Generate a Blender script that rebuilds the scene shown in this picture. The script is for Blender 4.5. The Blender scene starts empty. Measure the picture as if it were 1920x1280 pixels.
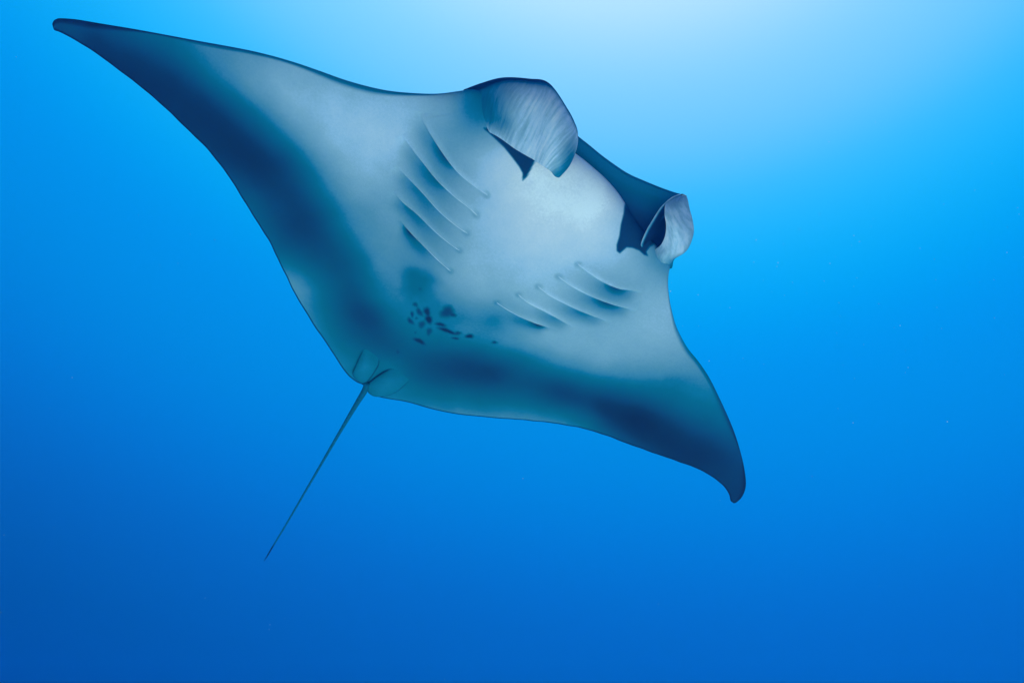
# Manta ray gliding over the camera in clear blue water.
# Order: camera, world light, sun, exposure; setting (added bounce seabed, water haze); manta ray; drifting specks.
import bpy, math
import numpy as np
from mathutils import Vector, Matrix

scene = bpy.context.scene
COL = scene.collection

# ---------------------------------------------------------------- camera
CAM = Vector((0, 0, 12.0))
cam_data = bpy.data.cameras.new("camera")
cam_data.sensor_width = 36
cam_data.angle = math.radians(65)
cam_data.clip_start = .05
cam_data.clip_end = 400
cam = bpy.data.objects.new("camera", cam_data)
cam.location = CAM
cam.rotation_euler = (math.radians(90 + 30), 0, 0)
COL.objects.link(cam)
scene.camera = cam

# ---------------------------------------------------------------- light
SUN_AZ, SUN_EL = math.radians(22), math.radians(72)
SUN = Vector((math.sin(SUN_AZ) * math.cos(SUN_EL), math.cos(SUN_AZ) * math.cos(SUN_EL), math.sin(SUN_EL)))

world = bpy.data.worlds.new("World")
scene.world = world
world.use_nodes = True
wt = world.node_tree
wt.nodes.clear()
W = wt.nodes.new
link = wt.links.new
out = W("ShaderNodeOutputWorld")
tc = W("ShaderNodeTexCoord")
# light scattered in deep water: depends only on the angle to the refracted sun
dot = W("ShaderNodeVectorMath"); dot.operation = 'DOT_PRODUCT'
dot.inputs[1].default_value = SUN
link(tc.outputs["Generated"], dot.inputs[0])
ac = W("ShaderNodeMath"); ac.operation = 'ARCCOSINE'; ac.use_clamp = False
link(dot.outputs["Value"], ac.inputs[0])
ang = W("ShaderNodeMath"); ang.operation = 'DIVIDE'; ang.inputs[1].default_value = math.pi
link(ac.outputs[0], ang.inputs[0])
ramp = W("ShaderNodeValToRGB")
ramp.color_ramp.interpolation = 'B_SPLINE'
WATER = [
    (0, (0.8083, 0.8747, 0.9993)), (16, (0.5739, 0.6970, 0.9091)), (21, (0.3926, 0.6238, 0.9091)), (25, (0.2139, 0.5552, 0.9091)), (29, (0.1507, 0.5173, 0.9091)), (33, (0.0278, 0.4495, 0.9078)), (38, (0.0008, 0.3852, 0.8355)), (44, (0.0008, 0.2575, 0.7563)), (50, (0.0008, 0.2263, 0.6644)), (56, (0.0008, 0.1664, 0.5889)), (62, (0.0020, 0.1006, 0.4193)), (68, (0.0010, 0.0660, 0.2620)), (76, (0.0010, 0.0120, 0.0750)), (85, (0.0010, 0.0100, 0.0600)), (120, (0.0010, 0.0100, 0.0550)), (180, (0.0010, 0.0100, 0.0550))]
els = ramp.color_ramp.elements
while len(els) > 1:
    els.remove(els[-1])
for i, (deg, c) in enumerate(WATER):
    e = els[0] if i == 0 else els.new(deg / 180)
    e.position = deg / 180
    e.color = (*c, 1)
link(ang.outputs[0], ramp.inputs[0])
bg_water = W("ShaderNodeBackground")
bg_water.inputs["Strength"].default_value = 1.0
link(ramp.outputs[0], bg_water.inputs["Color"])
# daylight sky that comes down through the surface overhead, filtered by the water
sky = W("ShaderNodeTexSky")
sky.sky_type = 'NISHITA'
sky.sun_disc = False
sky.sun_elevation = SUN_EL
sky.sun_rotation = SUN_AZ
sep = W("ShaderNodeSeparateXYZ")
link(tc.outputs["Generated"], sep.inputs[0])
win = W("ShaderNodeMapRange"); win.interpolation_type = 'SMOOTHERSTEP'
win.inputs["From Min"].default_value = .62
win.inputs["From Max"].default_value = 1.0
link(sep.outputs["Z"], win.inputs["Value"])
tint = W("ShaderNodeMix"); tint.data_type = 'RGBA'; tint.blend_type = 'MULTIPLY'
tint.inputs[0].default_value = 1
tint.inputs[7].default_value = (.25, .7, .95, 1)
link(sky.outputs[0], tint.inputs[6])
thru = W("ShaderNodeMix"); thru.data_type = 'RGBA'
thru.inputs[6].default_value = (0, 0, 0, 1)
link(win.outputs[0], thru.inputs[0]); link(tint.outputs[2], thru.inputs[7])
bg_sky = W("ShaderNodeBackground")
bg_sky.inputs["Strength"].default_value = .05
link(thru.outputs[2], bg_sky.inputs["Color"])
add = W("ShaderNodeAddShader")
link(bg_water.outputs[0], add.inputs[0]); link(bg_sky.outputs[0], add.inputs[1])
link(add.outputs[0], out.inputs["Surface"])

sun_data = bpy.data.lights.new("sun", 'SUN')
sun_data.energy = 4.7
sun_data.angle = math.radians(.5)
sun_data.color = (1, .985, .955)
sun = bpy.data.objects.new("sun", sun_data)
sun.rotation_euler = SUN.to_track_quat('Z', 'Y').to_euler()
sun.location = (0, 0, 40)
COL.objects.link(sun)

scene.view_settings.view_transform = 'Standard'
scene.view_settings.look = 'None'
scene.view_settings.exposure = .12
scene.view_settings.gamma = 1
scene.cycles.volume_bounces = 4          # blue light scattered more than once in the water
scene.view_settings.use_curve_mapping = False


# ---------------------------------------------------------------- helpers
def tag(o, label=None, category=None, group=None, kind=None):
    for k, v in (("label", label), ("category", category), ("group", group), ("kind", kind)):
        if v:
            o[k] = v
    return o


def mesh_object(name, verts, faces, mat, parent=None, smooth=True, attrs=None):
    me = bpy.data.meshes.new(name)
    verts = np.asarray(verts, np.float32)
    if isinstance(faces, np.ndarray):
        n, k = faces.shape
        me.vertices.add(len(verts)); me.vertices.foreach_set("co", verts.ravel())
        me.loops.add(n * k); me.loops.foreach_set("vertex_index", faces.ravel().astype(np.int32))
        me.polygons.add(n); me.polygons.foreach_set("loop_start", np.arange(0, n * k, k, dtype=np.int32))
        me.update(calc_edges=True)
    else:
        me.from_pydata(verts.tolist(), [], faces)
    me.validate()
    if smooth:
        me.polygons.foreach_set("use_smooth", [True] * len(me.polygons))
    for key, val in (attrs or {}).items():
        val = np.asarray(val, np.float32)
        if val.ndim == 1:
            a = me.attributes.new(key, 'FLOAT', 'POINT'); a.data.foreach_set("value", val)
        else:
            a = me.attributes.new(key, 'FLOAT_VECTOR', 'POINT'); a.data.foreach_set("vector", val.ravel())
    me.materials.append(mat)
    o = bpy.data.objects.new(name, me)
    COL.objects.link(o)
    if parent:
        o.parent = parent
    return o


def new_mat(name):
    m = bpy.data.materials.new(name)
    m.use_nodes = True
    nt = m.node_tree
    return m, nt, nt.nodes["Principled BSDF"]


def grid_faces(n, m, off=0):
    i = np.arange(n - 1)[:, None] * m + np.arange(m - 1)[None]
    i = i.ravel() + off
    return np.stack([i, i + 1, i + m + 1, i + m], 1)


def sstep(a, b, x):
    t = np.clip((x - a) / (b - a), 0, 1)
    return t * t * (3 - 2 * t)


# ---------------------------------------------------------------- setting: water, and an added unseen sand seabed bouncing sun onto the belly
m_bounce_sand, nt, bsdf = new_mat("bounce_sand")
nz = nt.nodes.new("ShaderNodeTexNoise"); nz.inputs["Scale"].default_value = 1.5; nz.inputs["Detail"].default_value = 8
tcs = nt.nodes.new("ShaderNodeTexCoord"); nt.links.new(tcs.outputs["Object"], nz.inputs["Vector"])
rs = nt.nodes.new("ShaderNodeValToRGB")
rs.color_ramp.elements[0].position = .3; rs.color_ramp.elements[0].color = (.66, .67, .64, 1)
rs.color_ramp.elements[1].position = .7; rs.color_ramp.elements[1].color = (.76, .78, .76, 1)
nt.links.new(nz.outputs[0], rs.inputs[0]); nt.links.new(rs.outputs[0], bsdf.inputs["Base Color"])
bsdf.inputs["Roughness"].default_value = .95
nr, na = 40, 96
rr = 22 * (np.arange(nr) / (nr - 1)) ** 1.3
th = np.linspace(0, 2 * math.pi, na, endpoint=False)
xs, ys = rr[:, None] * np.cos(th), rr[:, None] * np.sin(th)
zs = .10 * np.sin(xs * .7 + 1.3 * np.sin(ys * .31)) * np.cos(ys * .5) + .35 * np.sin(xs * .13 + 1) * np.cos(ys * .11)
V = np.stack([xs, ys + 6, zs + 5.2], -1).reshape(-1, 3)
F = [[i * na + j, i * na + (j + 1) % na, (i + 1) * na + (j + 1) % na, (i + 1) * na + j][::-1] for i in range(nr - 1) for j in range(na)]
tag(mesh_object("added_bounce_seabed", V, F, m_bounce_sand), kind="structure")

HAZE = .017
if HAZE:
    m_haze = bpy.data.materials.new("clear_blue_water")
    m_haze.use_nodes = True
    nt = m_haze.node_tree
    nt.nodes.clear()
    o_ = nt.nodes.new("ShaderNodeOutputMaterial")
    pv = nt.nodes.new("ShaderNodeVolumePrincipled")
    pv.inputs["Color"].default_value = (.001, .13, .65, 1)
    pv.inputs["Density"].default_value = HAZE
    pv.inputs["Anisotropy"].default_value = .5
    pv.inputs["Absorption Color"].default_value = (.03, .87, 1, 1)
    nt.links.new(pv.outputs[0], o_.inputs["Volume"])
    x0, x1, y0, y1, z0, z1 = -23, 23, -16.8, 28.8, 3.6, 16.2
    V = [(x, y, z) for z in (z0, z1) for y in (y0, y1) for x in (x0, x1)]
    F = [(0, 2, 3, 1), (4, 5, 7, 6), (0, 1, 5, 4), (2, 6, 7, 3), (0, 4, 6, 2), (1, 3, 7, 5)]
    tag(mesh_object("haze", V, F, m_haze, smooth=False), kind="stuff")

# ---------------------------------------------------------------- measured outline of the ray, in its own frame (metres)
LEAD = [[2.4583,-0.3677],[2.4653,-0.3569],[2.463,-0.3342],[2.453,-0.3147],[2.434,-0.2925],[2.3599,-0.2316],[2.2512,-0.1558],[2.0938,-0.0472],[1.9396,0.0538],[1.7899,0.1494],[1.6413,0.244],[1.5433,0.3026],[1.4448,0.3549],[1.3426,0.4021],[1.2392,0.4436],[1.136,0.4827],[1.0347,0.5281],[0.9384,0.5795],[0.8497,0.6401],[0.7717,0.7002],[0.7237,0.744],[0.6725,0.8005],[0.6281,0.8478],[0.5662,0.8786],[0.4912,0.8958],[0.3919,0.9113],[0.286,0.92],[0.1677,0.9158],[0.067,0.9041],[-0.0142,0.9064],[-0.0809,0.9066],[-0.1519,0.9053],[-0.2294,0.8959],[-0.2886,0.8819],[-0.3474,0.8632],[-0.4194,0.8412],[-0.5047,0.8217],[-0.6016,0.8069],[-0.6751,0.7937],[-0.7271,0.7718],[-0.763,0.7252],[-0.8016,0.6815],[-0.8632,0.6263],[-0.9316,0.5746],[-1.0214,0.5158],[-1.1077,0.4739],[-1.1948,0.4405],[-1.3012,0.4142],[-1.4315,0.3697],[-1.5983,0.2924],[-1.7561,0.2134],[-1.9041,0.1315],[-2.0518,0.038],[-2.173,-0.0454],[-2.2924,-0.1384],[-2.3621,-0.2087],[-2.4103,-0.2831],[-2.4262,-0.3426],[-2.4218,-0.3623]]
TRAIL = [[2.4583,-0.3677],[2.4445,-0.379],[2.4097,-0.3631],[2.3229,-0.3359],[2.2198,-0.314],[2.1026,-0.3013],[1.9956,-0.2961],[1.8748,-0.2943],[1.7346,-0.3068],[1.6191,-0.3244],[1.5005,-0.3497],[1.3827,-0.3967],[1.2739,-0.4533],[1.1681,-0.5186],[1.0243,-0.607],[0.9219,-0.6861],[0.7899,-0.795],[0.6756,-0.8887],[0.5266,-0.9929],[0.3758,-1.0896],[0.2448,-1.1772],[0.1524,-1.233],[0.1126,-1.2477],[0.0736,-1.2528],[0.0419,-1.2443],[0.0142,-1.2422],[-0.0179,-1.2607],[-0.0552,-1.2733],[-0.1208,-1.2375],[-0.2373,-1.1531],[-0.3874,-1.0674],[-0.4969,-0.9985],[-0.6162,-0.9069],[-0.7654,-0.7781],[-0.923,-0.6437],[-1.0241,-0.5646],[-1.1566,-0.4821],[-1.3059,-0.4195],[-1.482,-0.3698],[-1.6628,-0.3232],[-1.8086,-0.284],[-1.9331,-0.2546],[-2.0515,-0.2457],[-2.1791,-0.2601],[-2.2589,-0.2814],[-2.3296,-0.3169],[-2.382,-0.354],[-2.4218,-0.3623]]
GILLS = [[[0.7494,0.6134],[0.7259,0.587],[0.6474,0.5555],[0.5505,0.5237],[0.4469,0.5006],[0.3594,0.5],[0.2596,0.5092]],[[0.7597,0.4552],[0.7048,0.436],[0.605,0.4142],[0.4931,0.392],[0.3816,0.3863],[0.2864,0.3915],[0.2338,0.3871]],[[0.6986,0.2982],[0.616,0.29],[0.5121,0.2799],[0.3913,0.2631],[0.2815,0.2639],[0.2114,0.2709]],[[0.6306,0.1722],[0.5578,0.1565],[0.4613,0.1603],[0.3533,0.1523],[0.2523,0.1531],[0.1801,0.1584]],[[0.4974,0.0497],[0.4203,0.04],[0.3327,0.032],[0.2438,0.0215],[0.1411,0.014]],[[-0.3371,0.5025],[-0.4201,0.4953],[-0.5175,0.4949],[-0.6085,0.5115],[-0.6538,0.5345],[-0.7217,0.5697]],[[-0.3073,0.3814],[-0.3813,0.3736],[-0.4811,0.3774],[-0.5683,0.3891],[-0.6705,0.4145],[-0.7842,0.4563]],[[-0.2651,0.2644],[-0.3447,0.2524],[-0.437,0.2553],[-0.5356,0.2634],[-0.6295,0.2797],[-0.7334,0.3052]],[[-0.2185,0.152],[-0.2898,0.1398],[-0.3823,0.1421],[-0.4855,0.1434],[-0.5689,0.1423],[-0.6043,0.1498]],[[-0.1648,0.0261],[-0.2334,0.0234],[-0.3343,0.0254],[-0.4292,0.0384],[-0.5055,0.0559]]]
TONE = [[2.447,-0.339,0.341],[2.381,-0.288,0.366],[2.237,-0.231,0.293],[2.17,-0.238,0.283],[2.203,-0.149,0.366],[2.047,-0.057,0.415],[2.007,-0.157,0.293],[1.977,-0.237,0.268],[1.878,0.063,0.512],[1.835,-0.034,0.366],[1.781,-0.164,0.268],[1.742,-0.26,0.278],[1.711,0.172,0.61],[1.656,0.059,0.537],[1.599,-0.068,0.317],[1.539,-0.204,0.268],[1.49,-0.319,0.293],[1.543,0.269,0.683],[1.48,0.148,0.683],[1.419,0.023,0.463],[1.343,-0.138,0.283],[1.249,-0.34,0.317],[1.186,-0.48,0.415],[1.376,0.358,0.756],[1.307,0.233,0.805],[1.229,0.085,0.634],[1.147,-0.075,0.366],[1.046,-0.277,0.317],[0.938,-0.497,0.341],[0.937,-0.645,0.439],[1.187,0.454,0.78],[1.085,0.337,0.849],[1.016,0.162,0.805],[0.987,-0.009,0.585],[0.864,-0.237,0.366],[0.755,-0.513,0.366],[0.756,-0.724,0.576],[0.767,-0.79,0.634],[0.985,0.528,0.805],[0.892,0.386,0.868],[0.809,0.197,0.829],[0.795,0.005,0.707],[0.759,-0.179,0.537],[0.639,-0.396,0.39],[0.552,-0.626,0.415],[0.538,-0.913,0.546],[0.56,-0.936,0.556],[0.823,0.618,0.82],[0.763,0.437,0.868],[0.714,0.207,0.805],[0.647,-0.013,0.654],[0.58,-0.185,0.61],[0.512,-0.365,0.463],[0.482,-0.551,0.38],[0.407,-0.691,0.346],[0.325,-0.993,0.463],[0.387,-1.058,0.537],[0.704,0.59,0.756],[0.65,0.739,0.732],[0.558,0.747,0.561],[0.579,0.815,0.512],[0.547,0.855,0.488],[0.471,0.59,0.732],[0.396,0.623,0.829],[0.32,0.548,0.854],[0.333,0.713,0.902],[0.21,0.646,0.941],[-0.006,0.592,0.961],[0.024,0.825,1.02],[-0.123,0.815,1.024],[-0.267,0.81,0.951],[-0.238,0.686,0.951],[-0.171,0.56,0.927],[-0.106,0.428,0.893],[0.147,0.482,0.902],[0.116,0.352,0.868],[0.082,0.212,0.829],[-0.123,0.224,0.805],[-0.231,0.445,0.878],[-0.342,0.648,0.902],[-0.538,0.671,0.805],[-0.647,0.714,0.683],[-0.664,0.794,0.537],[-0.737,0.7,0.683],[0.044,-0.048,0.732],[-0.082,-0.019,0.707],[0.148,-0.057,0.683],[0.423,-0.266,0.634],[0.434,-0.126,0.654],[0.496,0.292,0.659],[0.551,0.031,0.712],[0.328,-0.495,0.512],[0.175,-0.566,0.463],[0.176,-0.699,0.366],[0.309,-0.595,0.351],[0.335,-0.167,0.585],[0.065,-0.245,0.537],[-0.044,-0.239,0.546],[-0.157,-0.298,0.576],[-0.223,-0.228,0.585],[-0.386,-0.194,0.605],[-0.108,-0.165,0.576],[0.003,-0.533,0.507],[0.084,-0.865,0.39],[0.18,-0.903,0.415],[0.11,-1.103,0.512],[-0.036,-0.934,0.512],[-0.013,-1.179,0.512],[0.184,-1.113,0.527],[-0.5,-0.09,0.683],[-0.663,-0.003,0.732],[-0.745,0.181,0.756],[-0.826,0.356,0.78],[-0.886,0.504,0.805],[-0.834,0.598,0.805],[-1.026,0.378,0.78],[-0.508,-0.204,0.537],[-0.326,-0.382,0.415],[-0.213,-0.505,0.38],[-0.151,-0.72,0.366],[-0.341,-0.642,0.317],[-0.402,-0.589,0.322],[-0.496,-0.487,0.302],[-0.228,-0.846,0.39],[-0.108,-0.916,0.439],[-0.185,-1.046,0.512],[-0.44,-0.855,0.488],[-0.718,-0.654,0.512],[-0.973,-0.489,0.512],[-0.604,-0.497,0.366],[-0.75,-0.159,0.537],[-0.863,-0.3,0.317],[-0.951,-0.409,0.39],[-1.159,-0.4,0.463],[-0.93,0.014,0.659],[-1.015,-0.083,0.463],[-1.134,-0.22,0.283],[-1.244,-0.347,0.366],[-1.002,0.252,0.732],[-1.113,0.132,0.61],[-1.23,0.006,0.415],[-1.381,-0.157,0.239],[-1.524,-0.311,0.317],[-1.158,0.39,0.732],[-1.297,0.249,0.561],[-1.45,0.094,0.439],[-1.616,-0.076,0.283],[-1.762,-0.225,0.268],[-1.36,0.357,0.61],[-1.533,0.229,0.512],[-1.722,0.089,0.39],[-1.906,-0.088,0.268],[-2.093,-0.222,0.293],[-1.796,0.15,0.415],[-2.005,-0.002,0.317],[-2.249,-0.161,0.293],[-2.358,-0.308,0.293],[-0.24,-0.089,0.527],[0.611,0.773,0.537],[0.601,0.709,0.624],[0.519,0.78,0.527],[0.626,0.816,0.527],[0.674,0.748,0.683],[-0.299,0.178,0.805],[-0.431,0.374,0.756],[-0.634,0.44,0.683],[0.515,0.512,0.712],[0.54,0.356,0.654],[0.349,0.285,0.712],[0.361,0.098,0.654]]
MOUTH_PATCH = [[[0.4735,0.7563],[0.413,0.7551],[0.3433,0.7513],[0.2793,0.7386],[0.2291,0.7266],[0.1935,0.7121],[0.1753,0.6861],[0.1713,0.7099],[0.1791,0.7473],[0.1896,0.7912],[0.1828,0.8334],[0.2533,0.8568],[0.3371,0.8393],[0.4121,0.8108]],[[-0.3188,0.8715],[-0.3388,0.8457],[-0.3611,0.8039],[-0.3994,0.751],[-0.4212,0.7074],[-0.4444,0.6818],[-0.4639,0.6802],[-0.4664,0.7014],[-0.4692,0.7261],[-0.4957,0.7408],[-0.535,0.7498],[-0.5716,0.7464],[-0.5891,0.7514],[-0.568,0.7618],[-0.5645,0.7923],[-0.5795,0.8164],[-0.5335,0.8231],[-0.4577,0.8382],[-0.3796,0.8599]]]
SPOTS = [[0.193,-0.23,-76.639,22.923,-39.629,-86.615,0.7],[0.152,-0.354,-52.814,31.517,-49.049,-40.967,0.8],[0.104,-0.385,-33.749,44.092,-31.37,-8.329,0.9],[0.075,-0.345,-39.494,23.953,-22.414,-18.564,0.9],[0.034,-0.391,-36.055,21.948,-25.578,-20.838,1],[0.125,-0.437,-78.571,46.2,-36.796,-30.679,0.9],[0.104,-0.494,-26.315,50.715,-36.768,-4.484,1],[0.042,-0.462,-42.338,25.349,-25.147,-20.459,1],[-0.019,-0.475,-51.273,31.231,-23.132,-18.647,1],[0.035,-0.552,-115.161,68.058,-79.96,-65.315,0.7],[-0.021,-0.595,-27.534,6.002,-9.037,-41.278,1],[-0.034,-0.367,-30.455,14.095,-34.899,-45.011,1],[-0.089,-0.378,-17.671,5.959,-18.804,-47.447,1],[-0.143,-0.341,-37.039,26.992,-68.624,-48.376,0.9],[-0.157,-0.392,-41.111,22.771,-57.151,-64.193,1],[-0.205,-0.312,-34.486,25.498,-41.072,-30.434,1],[-0.339,-0.25,-42.969,36.113,-84.143,-58.236,1],[-0.008,-0.25,-19.106,12.107,-18.578,-15.731,0.75],[-0.045,-0.241,-47.57,30.508,-47.608,-40.476,0.9],[0.091,-0.443,-104.314,61.778,-73.241,-60.598,0.6],[0.221,-0.236,-10.207,6.192,-7.276,-6.174,-0.59],[0.251,-0.154,-12.785,5.678,-9.566,-12.301,-0.45],[0.18,-0.118,-17.299,3.016,-3.582,-19.147,-0.35],[0.111,-0.872,-30.378,16.851,-11.544,-10.233,-0.5],[-0.06,-0.876,-18.088,10.903,-31.302,-24.941,-0.5],[-0.054,-0.714,-29.352,17.889,-40.686,-31.425,-0.5],[0.024,-0.791,-107.96,19.546,-4.689,-49.618,0.7]]
FIN_A = [[[0.6274,0.7659,0.0119],[0.6426,0.7881,-0.0182],[0.5988,0.7783,-0.0332],[0.547,0.7642,-0.054],[0.4949,0.7553,-0.0775],[0.4552,0.7445,-0.0984]],[[0.575,0.8154,0.0823],[0.5973,0.8764,-0.0324],[0.5581,0.8746,-0.0849],[0.5035,0.8608,-0.132],[0.4453,0.8328,-0.1523],[0.3937,0.7891,-0.1627]],[[0.514,0.9218,0.0379],[0.5388,0.9822,-0.0765],[0.503,0.9874,-0.1613],[0.4443,0.9565,-0.2158],[0.3737,0.8979,-0.2304],[0.3065,0.8267,-0.2276]],[[0.4158,1.0139,-0.0036],[0.4463,1.0738,-0.1164],[0.4045,1.0712,-0.2088],[0.3488,1.0298,-0.2573],[0.2805,0.9583,-0.2807],[0.2147,0.8676,-0.2789]],[[0.3406,1.0548,-0.011],[0.3709,1.1168,-0.1223],[0.3227,1.1148,-0.2164],[0.2709,1.0635,-0.2836],[0.2125,0.9797,-0.3128],[0.1688,0.8853,-0.3065]],[[0.2056,1.0268,-0.0371],[0.2343,1.089,-0.1487],[0.2085,1.082,-0.2264],[0.1797,1.0365,-0.2819],[0.1513,0.9676,-0.316],[0.1295,0.8879,-0.3046]],[[0.1281,0.983,-0.0047],[0.1568,1.0447,-0.1167],[0.1343,1.0349,-0.1825],[0.1166,0.9974,-0.2542],[0.1072,0.9481,-0.2934],[0.1015,0.8815,-0.3056]],[[0.0755,0.9451,0.0401],[0.1067,1.0048,-0.0726],[0.0905,0.9923,-0.1383],[0.0774,0.965,-0.1882],[0.0719,0.93,-0.2413],[0.0782,0.8751,-0.2794]]]
FIN_B = [[[-0.606,0.7196,0.0154],[-0.6522,0.7429,0.0302],[-0.7474,0.7538,0.0071],[-0.7082,0.7388,-0.0039],[-0.6498,0.7306,0.0092]],[[-0.5546,0.7539,-0.0325],[-0.6271,0.7528,0.0328],[-0.7133,0.8089,-0.0055],[-0.657,0.7987,-0.0587],[-0.6042,0.781,-0.0288]],[[-0.5146,0.7842,-0.0742],[-0.6067,0.7905,0.0286],[-0.7213,0.886,-0.0029],[-0.6544,0.8719,-0.0811],[-0.595,0.8433,-0.0571]],[[-0.4824,0.854,-0.0766],[-0.59,0.8471,0.0371],[-0.6871,0.9654,0.0152],[-0.6228,0.946,-0.0934],[-0.5658,0.9056,-0.0788]],[[-0.466,0.9168,-0.0637],[-0.5626,0.906,0.0507],[-0.637,1.0113,0.0267],[-0.5725,0.9968,-0.0911],[-0.5262,0.954,-0.0817]],[[-0.4554,0.9905,-0.0319],[-0.5361,0.9674,0.0659],[-0.5885,1.0407,0.0384],[-0.5318,1.0294,-0.054],[-0.4832,0.9859,-0.0572]],[[-0.4727,1.0421,0.0131],[-0.5223,1.0154,0.0799],[-0.5573,1.0601,0.0628],[-0.5113,1.0523,-0.0049],[-0.467,1.0149,-0.005]],[[-0.5082,1.072,0.0619],[-0.526,1.0682,0.0917],[-0.5355,1.0759,0.0815],[-0.5228,1.072,0.0699],[-0.5065,1.0626,0.0555]]]
JAW = [[0.3074,0.9347,0.1],[0.1553,0.9387,0.1],[0.0792,0.9398,0.1],[-0.0035,0.9424,0.1],[-0.0811,0.9435,0.1],[-0.1693,0.9498,0.1],[-0.2504,0.9608,0.1],[-0.3338,0.9857,0.1],[-0.4235,1.0162,0.1],[-0.4932,1.0443,0.1],[-0.5249,1.0616,0.1]]
TAIL = [[0.0221,-1.1893,-0.0078,15.0],[0.0062,-1.2427,-0.0089,13.0],[-0.0048,-1.2955,-0.0099,12.0],[-0.022,-1.4154,-0.0123,9.5],[-0.0652,-1.6928,-0.0179,6.5],[-0.1264,-2.0707,-0.0254,5.0],[-0.1929,-2.4812,-0.0336,4.2],[-0.2654,-2.9286,-0.0426,3.6],[-0.3122,-3.2364,-0.0487,3.2],[-0.335,-3.379,-0.0516,2.4],[-0.3484,-3.4753,-0.0535,0.8]]
PELVIC = [[[0.2052,-0.8842],[0.1793,-1.0046],[0.155,-1.1233],[0.1402,-1.1846],[0.1121,-1.2186],[0.0721,-1.2332],[0.0418,-1.2296],[0.0266,-1.2054],[0.0288,-1.1499],[0.0384,-1.0671],[0.0578,-0.9749],[0.1127,-0.8972],[0.1717,-0.8606]],[[0.0191,-1.2114],[-0.0154,-1.2638],[-0.0653,-1.2689],[-0.1118,-1.2256],[-0.1425,-1.1632],[-0.1585,-1.0844],[-0.1614,-0.992],[-0.1518,-0.9078],[-0.1021,-0.8655],[-0.0547,-0.8957],[-0.0126,-0.9782],[0.0089,-1.0836]]]
CLASP = [[0.0266,-1.2054],[0.0311,-1.102],[0.0285,-1.0059],[0.0263,-0.9178],[0.0264,-0.8755]]
POSE = [[-0.77882,0.59931,0.18513,-0.19456],[-0.50693,-0.77521,0.37693,3.69812],[0.36941,0.19971,0.90755,14.59468]]

# ---------------------------------------------------------------- manta geometry (numpy only)
def curl(x):
    """dihedral and camber of the disc along the span (z is dorsal)"""
    xl = np.sqrt(np.maximum(x, 0) ** 2 + .03) - np.sqrt(.03)
    xr = np.sqrt(np.maximum(-x, 0) ** 2 + .03) - np.sqrt(.03)
    return -.191 * xl + .082 * xl ** 2 - .074 * xr + .065 * xr ** 2


def catmull(P, n, keys=None):
    """smooth curve through P, resampled to n points; keys=[(index, s)] pins points to parameters"""
    P = np.asarray(P, float)
    Q = np.vstack([2 * P[0] - P[1], P, 2 * P[-1] - P[-2]])
    seg, idx = [], []
    for i in range(1, len(Q) - 2):
        t = np.linspace(0, 1, 12, endpoint=False)[:, None]
        a, b, c, d = Q[i - 1], Q[i], Q[i + 1], Q[i + 2]
        seg.append(.5 * (2 * b + (c - a) * t + (2 * a - 5 * b + 4 * c - d) * t ** 2 + (3 * b - a - 3 * c + d) * t ** 3))
        idx.append(i - 1 + t[:, 0])
    C = np.vstack(seg + [P[-1:]])
    I = np.concatenate(idx + [[len(P) - 1.]])
    L = np.r_[0, np.cumsum(np.linalg.norm(np.diff(C, axis=0), axis=1))]
    L /= L[-1]
    if keys:
        ks = np.array([np.interp(k, I, L) for k, _ in keys])
        L = np.interp(L, ks, [s for _, s in keys])
    s = np.linspace(0, 1, n)
    return np.stack([np.interp(s, L, C[:, k]) for k in range(C.shape[1])], 1)


KEYS_LEAD = [(0, 0), (22, .40), (31, .5), (39, .60), (len(LEAD) - 1, 1)]
KEYS_TRAIL = [(0, 0), (17, .40), (25, .5), (33, .60), (len(TRAIL) - 1, 1)]


def disc_grid(ns, nc):
    a = catmull(LEAD, ns, KEYS_LEAD)
    b = catmull(TRAIL, ns, KEYS_TRAIL)
    s = np.linspace(0, 1, ns)
    wob = np.sin(np.pi * s) ** .5 * (.0016 * np.sin(61 * s + 1) + .0013 * np.sin(143 * s) + .0010 * np.sin(257 * s + 2))
    b[:, 1] += wob                                   # the thin rear margin is never quite straight
    t = np.linspace(0, 1, nc)
    c = .5 * (1 - np.cos(np.pi * t)) * .6 + t * .4
    xy = a[:, None, :] * (1 - c)[None, :, None] + b[:, None, :] * c[None, :, None]
    ch = np.linalg.norm(b - a, axis=1)
    return xy, np.broadcast_to(c[None], (ns, nc)), np.broadcast_to(ch[:, None], (ns, nc))


def disc_height(xy, c, ch, side):
    """side -1 ventral, +1 dorsal"""
    x, y = xy[..., 0], xy[..., 1]
    foil = np.sqrt(np.maximum(c, 0)) * (1 - c) / .385
    d = np.minimum(c, 1 - c) * ch
    d1 = c * ch                                   # distance from the leading edge
    d2 = (1 - c) * ch
    if side < 0:
        e = np.sqrt(1 - np.exp(-d1 / .05)) * (1 - np.exp(-d2 / .22))
        o = -(.022 * ch * foil + .15 * e * np.exp(-(x / .50) ** 2 - ((y - .25) / .85) ** 2))
    else:
        e = (1 - np.exp(-d1 / .16)) * (1 - np.exp(-d2 / .25))
        o = .055 * ch * foil + .26 * e * np.exp(-(x / .40) ** 2 - ((y - .1) / .7) ** 2)
    return curl(x) + o


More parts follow.
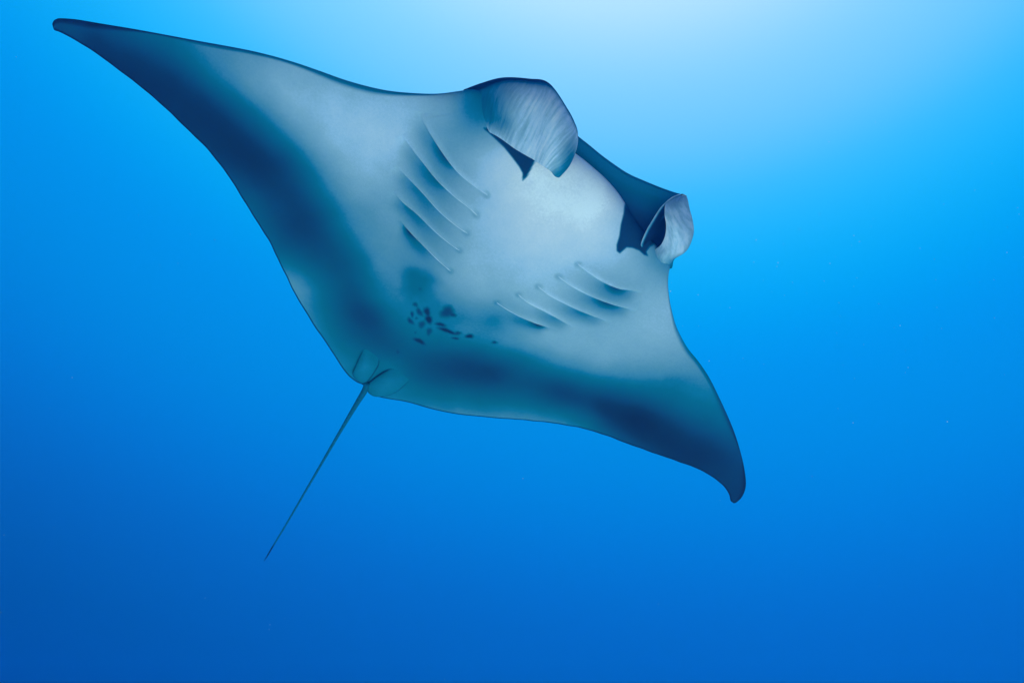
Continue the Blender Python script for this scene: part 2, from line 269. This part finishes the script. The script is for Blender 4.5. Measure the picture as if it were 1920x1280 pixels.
def polyline_info(P, xy, cut=None):
    """distance, side (+ = left of the line's direction) and parameter along P for points xy (N,2)"""
    best = np.full(len(xy), 1e9)
    side = np.zeros(len(xy))
    par = np.zeros(len(xy))
    L = np.r_[0, np.cumsum(np.linalg.norm(np.diff(P, axis=0), axis=1))]
    for i in range(len(P) - 1):
        a, d = P[i], P[i + 1] - P[i]
        l2 = d @ d
        r = xy - a
        t = np.clip(r @ d / l2, 0, 1)
        q = r - t[:, None] * d
        dist = np.hypot(q[:, 0], q[:, 1])
        m = dist < best
        best[m] = dist[m]
        side[m] = np.sign(d[0] * r[m, 1] - d[1] * r[m, 0])
        par[m] = (L[i] + t[m] * np.sqrt(l2)) / L[-1]
    return best, side, par


def gill_offset(xy):
    """raised trailing flap in front of each gill slit and the groove behind it (metres, + = outwards)"""
    out = np.zeros(len(xy))
    for P in GILLS:
        P = catmull(P, 40)
        near = (xy[:, 0] > P[:, 0].min() - .2) & (xy[:, 0] < P[:, 0].max() + .2) & (xy[:, 1] > P[:, 1].min() - .2) & (xy[:, 1] < P[:, 1].max() + .2)
        q = xy[near]
        d, s, t = polyline_info(P, q)
        ahead = s * (-1 if P[-1, 0] < P[0, 0] else 1)     # + = head side
        mid = np.abs(P[0, 0]) > np.abs(P[-1, 0])
        tl = t if mid else 1 - t                          # 0 lateral end, 1 medial end
        w = np.sin(np.pi * np.clip(tl, 0, 1)) ** .6 * np.exp(-np.where((t <= 0) | (t >= 1), d / .012, 0))
        rise = .013 * np.exp(-d / .05)
        drop = -.012 * (1.25 - tl) * np.exp(-(d / .045) ** 2)
        k = np.clip(ahead * d / .010 * .5 + .5, 0, 1)
        out[near] += w * (rise * k + drop * (1 - k))
    return out

# ---------------------------------------------------------------- skin material
def skin_material(name, streaks=False):
    m, nt, b = new_mat(name)
    N, K = nt.nodes.new, nt.links.new
    at = N("ShaderNodeAttribute"); at.attribute_name = "tone"
    tco = N("ShaderNodeTexCoord")
    n1 = N("ShaderNodeTexNoise"); n1.inputs["Scale"].default_value = 7; n1.inputs["Detail"].default_value = 6; n1.inputs["Roughness"].default_value = .6
    n2 = N("ShaderNodeTexNoise"); n2.inputs["Scale"].default_value = 90; n2.inputs["Detail"].default_value = 3
    K(tco.outputs["Object"], n1.inputs["Vector"]); K(tco.outputs["Object"], n2.inputs["Vector"])
    # mottling of the pigment: multiply tone by 1 +- a few percent
    a1 = N("ShaderNodeMapRange"); a1.inputs["From Min"].default_value = .25; a1.inputs["From Max"].default_value = .75
    a1.inputs["To Min"].default_value = .97; a1.inputs["To Max"].default_value = 1.03
    K(n1.outputs[0], a1.inputs["Value"])
    a2 = N("ShaderNodeMapRange"); a2.inputs["From Min"].default_value = .25; a2.inputs["From Max"].default_value = .75
    a2.inputs["To Min"].default_value = .982; a2.inputs["To Max"].default_value = 1.018
    K(n2.outputs[0], a2.inputs["Value"])
    mu = N("ShaderNodeMath"); mu.operation = 'MULTIPLY'; K(at.outputs["Fac"], mu.inputs[0]); K(a1.outputs[0], mu.inputs[1])
    mv = N("ShaderNodeMath"); mv.operation = 'MULTIPLY'; K(mu.outputs[0], mv.inputs[0]); K(a2.outputs[0], mv.inputs[1])
    tone = mv
    height = n2.outputs[0]
    if streaks:
        fa = N("ShaderNodeAttribute"); fa.attribute_name = "fold"
        n3 = N("ShaderNodeTexNoise"); n3.inputs["Scale"].default_value = 1; n3.inputs["Detail"].default_value = 4; n3.inputs["Roughness"].default_value = .55
        K(fa.outputs["Vector"], n3.inputs["Vector"])
        a3 = N("ShaderNodeMapRange"); a3.inputs["From Min"].default_value = .3; a3.inputs["From Max"].default_value = .7
        a3.inputs["To Min"].default_value = .88; a3.inputs["To Max"].default_value = 1.07
        K(n3.outputs[0], a3.inputs["Value"])
        mw = N("ShaderNodeMath"); mw.operation = 'MULTIPLY'; K(tone.outputs[0], mw.inputs[0]); K(a3.outputs[0], mw.inputs[1])
        tone = mw
        height = n3.outputs[0]
    r = N("ShaderNodeValToRGB")
    r.color_ramp.interpolation = 'LINEAR'
    RAMP = [(0, (.004, .010, .024)), (.2, (.005, .014, .034)), (.245, (.006, .020, .046)), (.29, (.006, .031, .068)), (.33, (.006, .050, .108)), (.42, (.004, .092, .158)), (.5, (.003, .126, .19)), (.55, (.006, .157, .258)), (.6, (.058, .213, .315)), (.65, (.10, .248, .330)), (.8, (.265, .385, .465)), (.845, (.345, .462, .575)), (.96, (.615, .615, .655)), (1, (.76, .745, .76))]
    els = r.color_ramp.elements
    while len(els) > 1:
        els.remove(els[-1])
    for i, (p, c) in enumerate(RAMP):
        e = els[0] if i == 0 else els.new(p)
        e.position = p
        e.color = (*c, 1)
    K(tone.outputs[0], r.inputs[0]); K(r.outputs[0], b.inputs["Base Color"])
    b.inputs["Roughness"].default_value = .62
    b.inputs["Specular IOR Level"].default_value = 0.0        # wet skin under water has next to no surface sheen
    bp = N("ShaderNodeBump"); bp.inputs["Strength"].default_value = .5 if streaks else .05; bp.inputs["Distance"].default_value = .006 if streaks else .002
    K(height, bp.inputs["Height"]); K(bp.outputs[0], b.inputs["Normal"])
    return m


m_skin = skin_material("manta_skin")
m_fin = skin_material("manta_fin_skin", True)

# ---------------------------------------------------------------- manta ray
manta = bpy.data.objects.new("manta_ray", None)
manta.empty_display_size = .3
manta.matrix_world = Matrix([POSE[0], POSE[1], POSE[2], [0, 0, 0, 1]])
COL.objects.link(manta)
tag(manta, "large manta ray with pale belly and dark wing margins gliding overhead in blue water", "manta ray")


def tps(P, v, lam=.004):
    """thin plate spline of the belly tone samples, pigment and painted shading together"""
    d = np.linalg.norm(P[:, None] - P[None], axis=2)
    U = lambda r: r * r * np.log(r + 1e-9)
    n = len(P)
    A = np.zeros((n + 3, n + 3))
    A[:n, :n] = U(d) + lam * np.eye(n)
    A[:n, n:] = np.c_[np.ones(n), P]
    A[n:, :n] = A[:n, n:].T
    w = np.linalg.solve(A, np.r_[v, 0, 0, 0])

    def f(q):
        r = np.linalg.norm(q[:, None] - P[None], axis=2)
        return U(r) @ w[:n] + np.c_[np.ones(len(q)), q] @ w[n:]
    return f


def belly_tone(xy):
    T = np.array(TONE)  # samples mix skin pigment with painted shading of the curving wings
    f = tps(T[:, :2], T[:, 2])
    out = np.concatenate([f(q) for q in np.array_split(xy, 60)])
    return np.clip(out, .25, 1.0)


def poly_sdf(P, q):
    """signed distance to polygon, negative inside"""
    P = np.asarray(P)
    d, _, _ = polyline_info(np.vstack([P, P[:1]]), q)
    inside = np.zeros(len(q), bool)
    for a, b in zip(P, np.roll(P, -1, 0)):
        c = ((a[1] > q[:, 1]) != (b[1] > q[:, 1]))
        xx = (b[0] - a[0]) * (q[:, 1] - a[1]) / (b[1] - a[1] + 1e-12) + a[0]
        inside ^= c & (q[:, 0] < xx)
    return np.where(inside, -d, d)


NS, NV, ND = 900, 320, 70
vxy, vc, vch = disc_grid(NS, NV)
dxy, dc, dch = disc_grid(NS, ND)
vz = disc_height(vxy, vc, vch, -1)
dz = disc_height(dxy, dc, dch, 1)
flat = vxy.reshape(-1, 2)
tone = belly_tone(flat)
d_lead = (vc * vch).ravel()
d_trail = ((1 - vc) * vch).ravel()
sx = np.repeat(np.linspace(0, 1, NS), NV)
wing = sstep(.0, .06, np.minimum(np.abs(sx - .40) * (sx < .40) + np.abs(sx - .60) * (sx > .60), .2))
# dark dorsal colour wraps round the leading edge of the wings; thin dark rim behind
rim_w = .020 + .014 * np.sin(sx * 37) * np.sin(sx * 11 + 1)
tone *= 1 - .46 * wing * (1 - sstep(.15 * rim_w, 1.25 * rim_w, d_lead)) * np.where(sx < .5, 1, .6)
tone *= 1 - .55 * (1 - sstep(.004, .014, d_trail))
# gill slits: groove and opening shade painted into the tone, tail side of every slit
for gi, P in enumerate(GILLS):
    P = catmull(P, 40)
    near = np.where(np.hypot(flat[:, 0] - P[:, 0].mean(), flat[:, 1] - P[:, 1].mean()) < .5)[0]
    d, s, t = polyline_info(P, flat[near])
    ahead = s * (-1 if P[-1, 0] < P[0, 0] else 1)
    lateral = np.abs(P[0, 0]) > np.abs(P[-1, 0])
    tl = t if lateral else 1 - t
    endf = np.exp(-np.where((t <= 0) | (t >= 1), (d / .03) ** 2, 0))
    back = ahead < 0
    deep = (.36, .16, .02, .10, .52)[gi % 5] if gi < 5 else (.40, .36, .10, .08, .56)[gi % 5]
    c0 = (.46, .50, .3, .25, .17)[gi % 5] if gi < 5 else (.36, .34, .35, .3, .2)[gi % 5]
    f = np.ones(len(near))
    f -= np.where(back, .20 * np.exp(-((d - .028) / .048) ** 2) * np.exp(-((tl - .36) / .30) ** 2) * sstep(.0, .16, tl), 0)   # relief shading of the flap, painted as a grey band
    f -= np.where(back, .07 * np.exp(-(d / .012) ** 2) * sstep(.02, .2, tl), 0)                           # painted groove shade along the whole slit
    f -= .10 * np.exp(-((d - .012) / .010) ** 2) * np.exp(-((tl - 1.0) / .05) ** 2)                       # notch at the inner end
    f -= np.where(back, deep * np.exp(-(d / .030) ** 2) * np.exp(-((tl - c0) / .13) ** 2), 0)          # painted shadow of the opening
    f += np.where(~back, .12 * np.exp(-(d / .022) ** 2) * np.sin(np.pi * np.clip(t, 0, 1)), 0)         # painted highlight on the flap edge
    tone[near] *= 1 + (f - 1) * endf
# large soft blotch and the ink-dark spots on the hind belly
for (cx, cy, a, b, c, e, st) in [] + SPOTS:
    r = flat - (cx, cy)
    qx, qy = a * r[:, 0] + b * r[:, 1], c * r[:, 0] + e * r[:, 1]
    an = np.arctan2(qy, qx)
    ph = cx * 91 + cy * 57
    q = np.hypot(qx, qy) / (1 + .13 * np.sin(2 * an + ph) + .10 * np.sin(3 * an + 2.1 * ph) + .05 * np.sin(7 * an + ph))
    soft = .95 if abs(st) < .6 else .58
    k = (1 - sstep(1 - soft, 1 + soft * .6, q)) * abs(st)
    tone = tone * (1 - k) + np.minimum(tone, (.30 + .05 * math.sin(ph * 3)) if st > .3 else .43) * k
# dark corners of the mouth
for P in MOUTH_PATCH:
    P = np.array(P)
    near = np.where(np.hypot(flat[:, 0] - P[:, 0].mean(), flat[:, 1] - P[:, 1].mean()) < .5)[0]
    k = 1 - sstep(-.004, .007, poly_sdf(P, flat[near]))
    tone[near] = tone[near] * (1 - k) + .30 * k
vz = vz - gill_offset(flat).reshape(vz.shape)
dtone = np.full(NS * ND, .17)
# assemble one closed skin: dorsal border columns reuse the ventral border vertices
V1 = np.concatenate([vxy, vz[..., None]], -1).reshape(-1, 3)
V2 = np.concatenate([dxy, dz[..., None]], -1).reshape(-1, 3)
idx = np.arange(NS * ND).reshape(NS, ND) + len(V1)
idx[:, 0] = np.arange(NS) * NV
idx[:, -1] = np.arange(NS) * NV + NV - 1
F1 = grid_faces(NS, NV)
g = idx
F2 = np.stack([g[:-1, :-1], g[1:, :-1], g[1:, 1:], g[:-1, 1:]], -1).reshape(-1, 4)
used = np.unique(F2)
allV = np.vstack([V1, V2]); allT = np.r_[tone, dtone]
keep = np.zeros(len(allV), bool); keep[:len(V1)] = True; keep[used] = True
remap = np.cumsum(keep) - 1
mesh_object("body", allV[keep], remap[np.vstack([F1, F2])], m_skin, manta, attrs={"tone": allT[keep]})


def belly_z(xy):
    """height of the ventral skin at body points (nearest grid vertex, locally linear)"""
    res = []
    for q in np.asarray(xy, float):
        d = np.hypot(vxy[..., 0] - q[0], vxy[..., 1] - q[1])
        i, j = np.unravel_index(d.argmin(), d.shape)
        i = min(max(i, 1), NS - 2); j = min(max(j, 1), NV - 2)
        A = np.stack([vxy[i + 1, j] - vxy[i - 1, j], vxy[i, j + 1] - vxy[i, j - 1]], 1)
        s = np.linalg.lstsq(A, q - vxy[i, j], rcond=None)[0]
        res.append(vz[i, j] + s[0] * (vz[i + 1, j] - vz[i - 1, j]) + s[1] * (vz[i, j + 1] - vz[i, j - 1]))
    return np.array(res)


# --- gill slits: the thin pale lip along each opening, with its small knot at the inner end
def tube(C, R, seg=10):
    C = np.asarray(C, float); R = np.asarray(R, float)
    T = np.gradient(C, axis=0); T /= np.linalg.norm(T, axis=1, keepdims=True)
    up = np.array([0, 0, 1.]); A = np.cross(T, up); A /= np.linalg.norm(A, axis=1, keepdims=True); B = np.cross(A, T)
    a = np.linspace(0, 2 * np.pi, seg, endpoint=False)
    V = C[:, None] + R[:, None, None] * (np.cos(a)[None, :, None] * A[:, None] + np.sin(a)[None, :, None] * B[:, None])
    n = len(C)
    F = [[i * seg + j, i * seg + (j + 1) % seg, (i + 1) * seg + (j + 1) % seg, (i + 1) * seg + j] for i in range(n - 1) for j in range(seg)]
    F += [list(range(seg))[::-1], [(n - 1) * seg + j for j in range(seg)]]
    return V.reshape(-1, 3), F


for P in GILLS:
    P = catmull(P, 26)
    t = np.linspace(0, 1, 26)
    lateral = np.abs(P[0, 0]) > np.abs(P[-1, 0])
    tl = t if lateral else 1 - t
    z = belly_z(P) + .0015
    R = .0036 * np.clip(np.sin(np.pi * np.clip(t, .02, .98)) ** .5, .15, 1) + .0018 * np.exp(-((tl - .97) / .035) ** 2)
    V, F = tube(np.c_[P, z], R)
    mesh_object("gill_slit", V, F, m_skin, manta, attrs={"tone": np.repeat(.78 + .13 * sstep(.3, .95, tl), 10)})  # lip tone brightens towards the inner end as a painted highlight


# --- cephalic fins and other fleshy sheets
def spline_sheet(G, n, m):
    G = np.array(G, float)
    A = np.stack([catmull(G[:, j], n) for j in range(G.shape[1])], 1)
    return np.stack([catmull(A[i], m) for i in range(n)], 0)


def smooth_resample(G, n, m):
    """Catmull-Rom through the grid with uniform parameter steps per control row"""
    def one(P, k):
        P = np.asarray(P, float)
        Q = np.vstack([2 * P[0] - P[1], P, 2 * P[-1] - P[-2]])
        u = np.linspace(0, len(P) - 1, k)
        i = np.minimum(u.astype(int), len(P) - 2); t = (u - i)[:, None]
        a, b, c, d = Q[i], Q[i + 1], Q[i + 2], Q[i + 3]
        return .5 * (2 * b + (c - a) * t + (2 * a - 5 * b + 4 * c - d) * t ** 2 + (3 * b - a - 3 * c + d) * t ** 3)
    G = np.array(G, float)
    A = np.stack([one(G[:, j], n) for j in range(G.shape[1])], 1)
    return np.stack([one(A[i], m) for i in range(n)], 0)


def thick_sheet(S, th):
    """two skins th apart, joined round the border"""
    n, m = S.shape[:2]
    du = np.gradient(S, axis=0); dv = np.gradient(S, axis=1)
    N = np.cross(du, dv); N /= np.linalg.norm(N, axis=2, keepdims=True) + 1e-12
    u = np.linspace(0, 1, n)[:, None]; v = np.linspace(0, 1, m)[None]
    e = (np.clip(np.minimum(np.minimum(v, 1 - v) * 7, (1 - u) * 7), 0, 1)) ** .5
    h = th * (.18 + .82 * e)
    A = S + N * h[..., None] / 2; B = S - N * h[..., None] / 2
    V = np.concatenate([A.reshape(-1, 3), B.reshape(-1, 3)])
    F = [list(q) for q in grid_faces(n, m)] + [list(q)[::-1] for q in grid_faces(n, m, n * m)]
    o = n * m
    ring = [i for i in range(m)] + [i * m + m - 1 for i in range(1, n)] + [(n - 1) * m + j for j in range(m - 2, -1, -1)] + [i * m for i in range(n - 2, 0, -1)]
    for a, b in zip(ring, ring[1:] + ring[:1]):
        F.append([b, a, a + o, b + o])
    return V, F, N


n, m = 90, 70
S = smooth_resample(FIN_A, n, m)
uu, v6 = np.meshgrid(np.linspace(0, 1, n), np.linspace(0, 1, m), indexing='ij')
vv = (v6 - .2) / .8                                  # below 0: the part rolled over to the back
V, F, N = thick_sheet(S, .030)
ft = .885 - .20 * (1 - sstep(.0, .24, vv)) - .40 * (1 - sstep(.12, .44, uu)) * (1 - sstep(.6, 1.05, vv))
tipd = sstep(.60, .88, uu) * sstep(.18, .62, vv) * (1 - sstep(.965, 1, uu))
ft = ft - .36 * tipd + .06 * sstep(.97, 1, uu) - .50 * (1 - sstep(.02, .16, vv))
ft = np.clip(ft, .22, 1)
vv = v6
bt = np.full_like(ft, .22)
fold = np.stack([vv * 3.2 + uu * 1.0, uu * 34 + vv * 12.0, np.zeros_like(uu)], -1).reshape(-1, 3)
outer_first = (N[n // 2, m // 2] @ np.array([0, 0, 1])) < 0     # which skin faces the water below
t_all = np.r_[ft.ravel(), bt.ravel()] if outer_first else np.r_[bt.ravel(), ft.ravel()]
mesh_object("cephalic_fin", V, F, m_fin, manta, attrs={"tone": t_all, "fold": np.vstack([fold, fold])})

n, m = 80, 70
S = smooth_resample(FIN_B, n, m)
uu, vv = np.meshgrid(np.linspace(0, 1, n), np.linspace(0, 1, m), indexing='ij')
V, F, N = thick_sheet(S, .018)
pale = .87 - .20 * (1 - sstep(.05, .35, uu)) - .25 * np.exp(-((vv - .5) / .10) ** 2) * (1 - sstep(.25, .6, uu)) - .06 * sstep(.5, 1, uu)
dark = np.full_like(pale, .24)
edge = np.maximum(1 - sstep(.0, .035, vv), sstep(.97, 1, vv))
dark = dark + .5 * edge
pale = pale + .06 * edge
fold = np.stack([vv * 6 + uu * 2, uu * 10 - vv * 12, np.full_like(uu, 5.)], -1).reshape(-1, 3)
# the outer skin of the scroll is pale, the inner one dark
k = N[n // 2, int(m * .75)] @ np.array([0, 0, 1])
t_all = np.r_[pale.ravel(), dark.ravel()] if k < 0 else np.r_[dark.ravel(), pale.ravel()]
mesh_object("cephalic_fin", V, F, m_fin, manta, attrs={"tone": t_all, "fold": np.vstack([fold, fold])})

# --- upper jaw: the dark roof of the open mouth, running into the back
J = catmull(JAW, 70)
secs = []
for k, q in enumerate(J):
    w = np.sin(np.pi * np.clip(k / 69, .03, .97)) ** .3
    b = np.array([0, -1, 0])
    prof = [(0, 0), (.02, .014), (.08, .035), (.22, .075), (.40, .10), (.40, -.09), (.30, -.115), (.20, -.115), (.12, -.10), (.07, -.07), (.035, -.03), (.012, -.012)]
    secs.append([q + np.array([-.10 * q[0] * s, -s, h * (w if h > 0 else 1)]) for s, h in prof])
secs = np.array(secs)
kk = secs.shape[1]
F = [[i * kk + j, i * kk + (j + 1) % kk, (i + 1) * kk + (j + 1) % kk, (i + 1) * kk + j] for i in range(69) for j in range(kk)]
F += [list(range(kk))[::-1], [69 * kk + j for j in range(kk)]]
mesh_object("upper_jaw", secs.reshape(-1, 3), F, m_skin, manta, attrs={"tone": np.tile([.50, .2, .2, .2, .2, .22, .22, .24, .32, .43, .53, .54], 70)})

# --- pelvic fins: two soft lobes lying against the tail end of the disc
for pi_, P in enumerate(PELVIC):
    P = np.array(P)
    P2 = catmull(np.vstack([P, P[:1]]), 97)[:-1]
    c = P2.mean(0)
    rings = [1, .985, .95, .88, .76, .6, .4, .2]
    V, T = [], []
    for r in rings:
        q = c + (P2 - c) * r
        ant = 1 - sstep(P2[:, 1].max() - .17, P2[:, 1].max() - .03, q[:, 1])
        hgt = -.006 + (.010 + .020 * (1 - r ** 3) ** .5) * ant
        zb = belly_z(q)
        V += [(a, b, z - h) for (a, b), z, h in zip(q, zb, hgt)]
        rim = 1 - sstep(.0, .10, 1 - r)
        tt = .50 + .05 * (1 - r) * ant - .23 * rim * ant
        T += tt.tolist()
    ac_ = 1 - sstep(P2[:, 1].max() - .17, P2[:, 1].max() - .03, c[1])
    V.append((*c, belly_z([c])[0] + .006 - .030 * ac_)); T.append(.50 + .05 * ac_)
    zb = belly_z(P2)
    base = len(V)
    V += [(a, b, z + .012) for (a, b), z in zip(P2, zb)]; T += [.22] * 96
    F = [[i * 96 + j, i * 96 + (j + 1) % 96, (i + 1) * 96 + (j + 1) % 96, (i + 1) * 96 + j] for i in range(len(rings) - 1) for j in range(96)]
    F += [[(len(rings) - 1) * 96 + j, (len(rings) - 1) * 96 + (j + 1) % 96, base - 1] for j in range(96)]
    F += [[base + j, base + (j + 1) % 96, (j + 1) % 96, j] for j in range(96)]
    F.append([base + j for j in range(95, -1, -1)])
    mesh_object("pelvic_fin", V, F, m_skin, manta, attrs={"tone": T})

# --- whip tail
T_ = np.array(TAIL)
C = catmull(T_[:, :3], 120)
Ls = np.r_[0, np.cumsum(np.linalg.norm(np.diff(T_[:, :3], axis=0), axis=1))]
R = np.interp(np.linspace(0, 1, 120), Ls / Ls[-1], T_[:, 3] * .0015 * np.linspace(1, 1.3, len(T_)))
V, F = tube(C, R, 14)
tt = np.repeat(.43 - .18 * sstep(.86, .92, np.linspace(0, 1, 120)), 14)
mesh_object("tail", V, F, m_skin, manta, attrs={"tone": tt})

# ---------------------------------------------------------------- specks drifting in the water
rng = np.random.default_rng(7)
m_speck, nt, b = new_mat("pale_speck")
b.inputs["Base Color"].default_value = (.7, .72, .7, 1)
b.inputs["Roughness"].default_value = .8
fwd = np.array([0, math.cos(math.radians(30)), math.sin(math.radians(30))]); upv = np.array([0, -math.sin(math.radians(30)), math.cos(math.radians(30))]); rt = np.array([1., 0, 0])
PHI = (1 + 5 ** .5) / 2
ICO = np.array([(-1, PHI, 0), (1, PHI, 0), (-1, -PHI, 0), (1, -PHI, 0), (0, -1, PHI), (0, 1, PHI), (0, -1, -PHI), (0, 1, -PHI), (PHI, 0, -1), (PHI, 0, 1), (-PHI, 0, -1), (-PHI, 0, 1)]) / 1.902
ICF = [(0, 11, 5), (0, 5, 1), (0, 1, 7), (0, 7, 10), (0, 10, 11), (1, 5, 9), (5, 11, 4), (11, 10, 2), (10, 7, 6), (7, 1, 8), (3, 9, 4), (3, 4, 2), (3, 2, 6), (3, 6, 8), (3, 8, 9), (4, 9, 5), (2, 4, 11), (6, 2, 10), (8, 6, 7), (9, 8, 1)]
V, F = [], []
for i in range(230):
    if i < 130:                                     # a loose cloud up current, beyond the head
        c = np.array([rng.uniform(1.2, 6.6), rng.normal(6.4, .9), 0]); c[2] = 15.4 + .28 * c[0] + rng.normal(0, .55)
        r = rng.uniform(.0010, .0032)
    else:
        c = np.array([rng.uniform(-6, 6), rng.uniform(3.5, 10), rng.uniform(11, 20)])
        r = rng.uniform(.001, .0028)
    n0 = len(V)
    V += (c + ICO * r * rng.uniform(.7, 1.3, 3)).tolist()
    F += [[a + n0 for a in f] for f in ICF]
tag(mesh_object("drifting_specks", V, F, m_speck), kind="stuff")
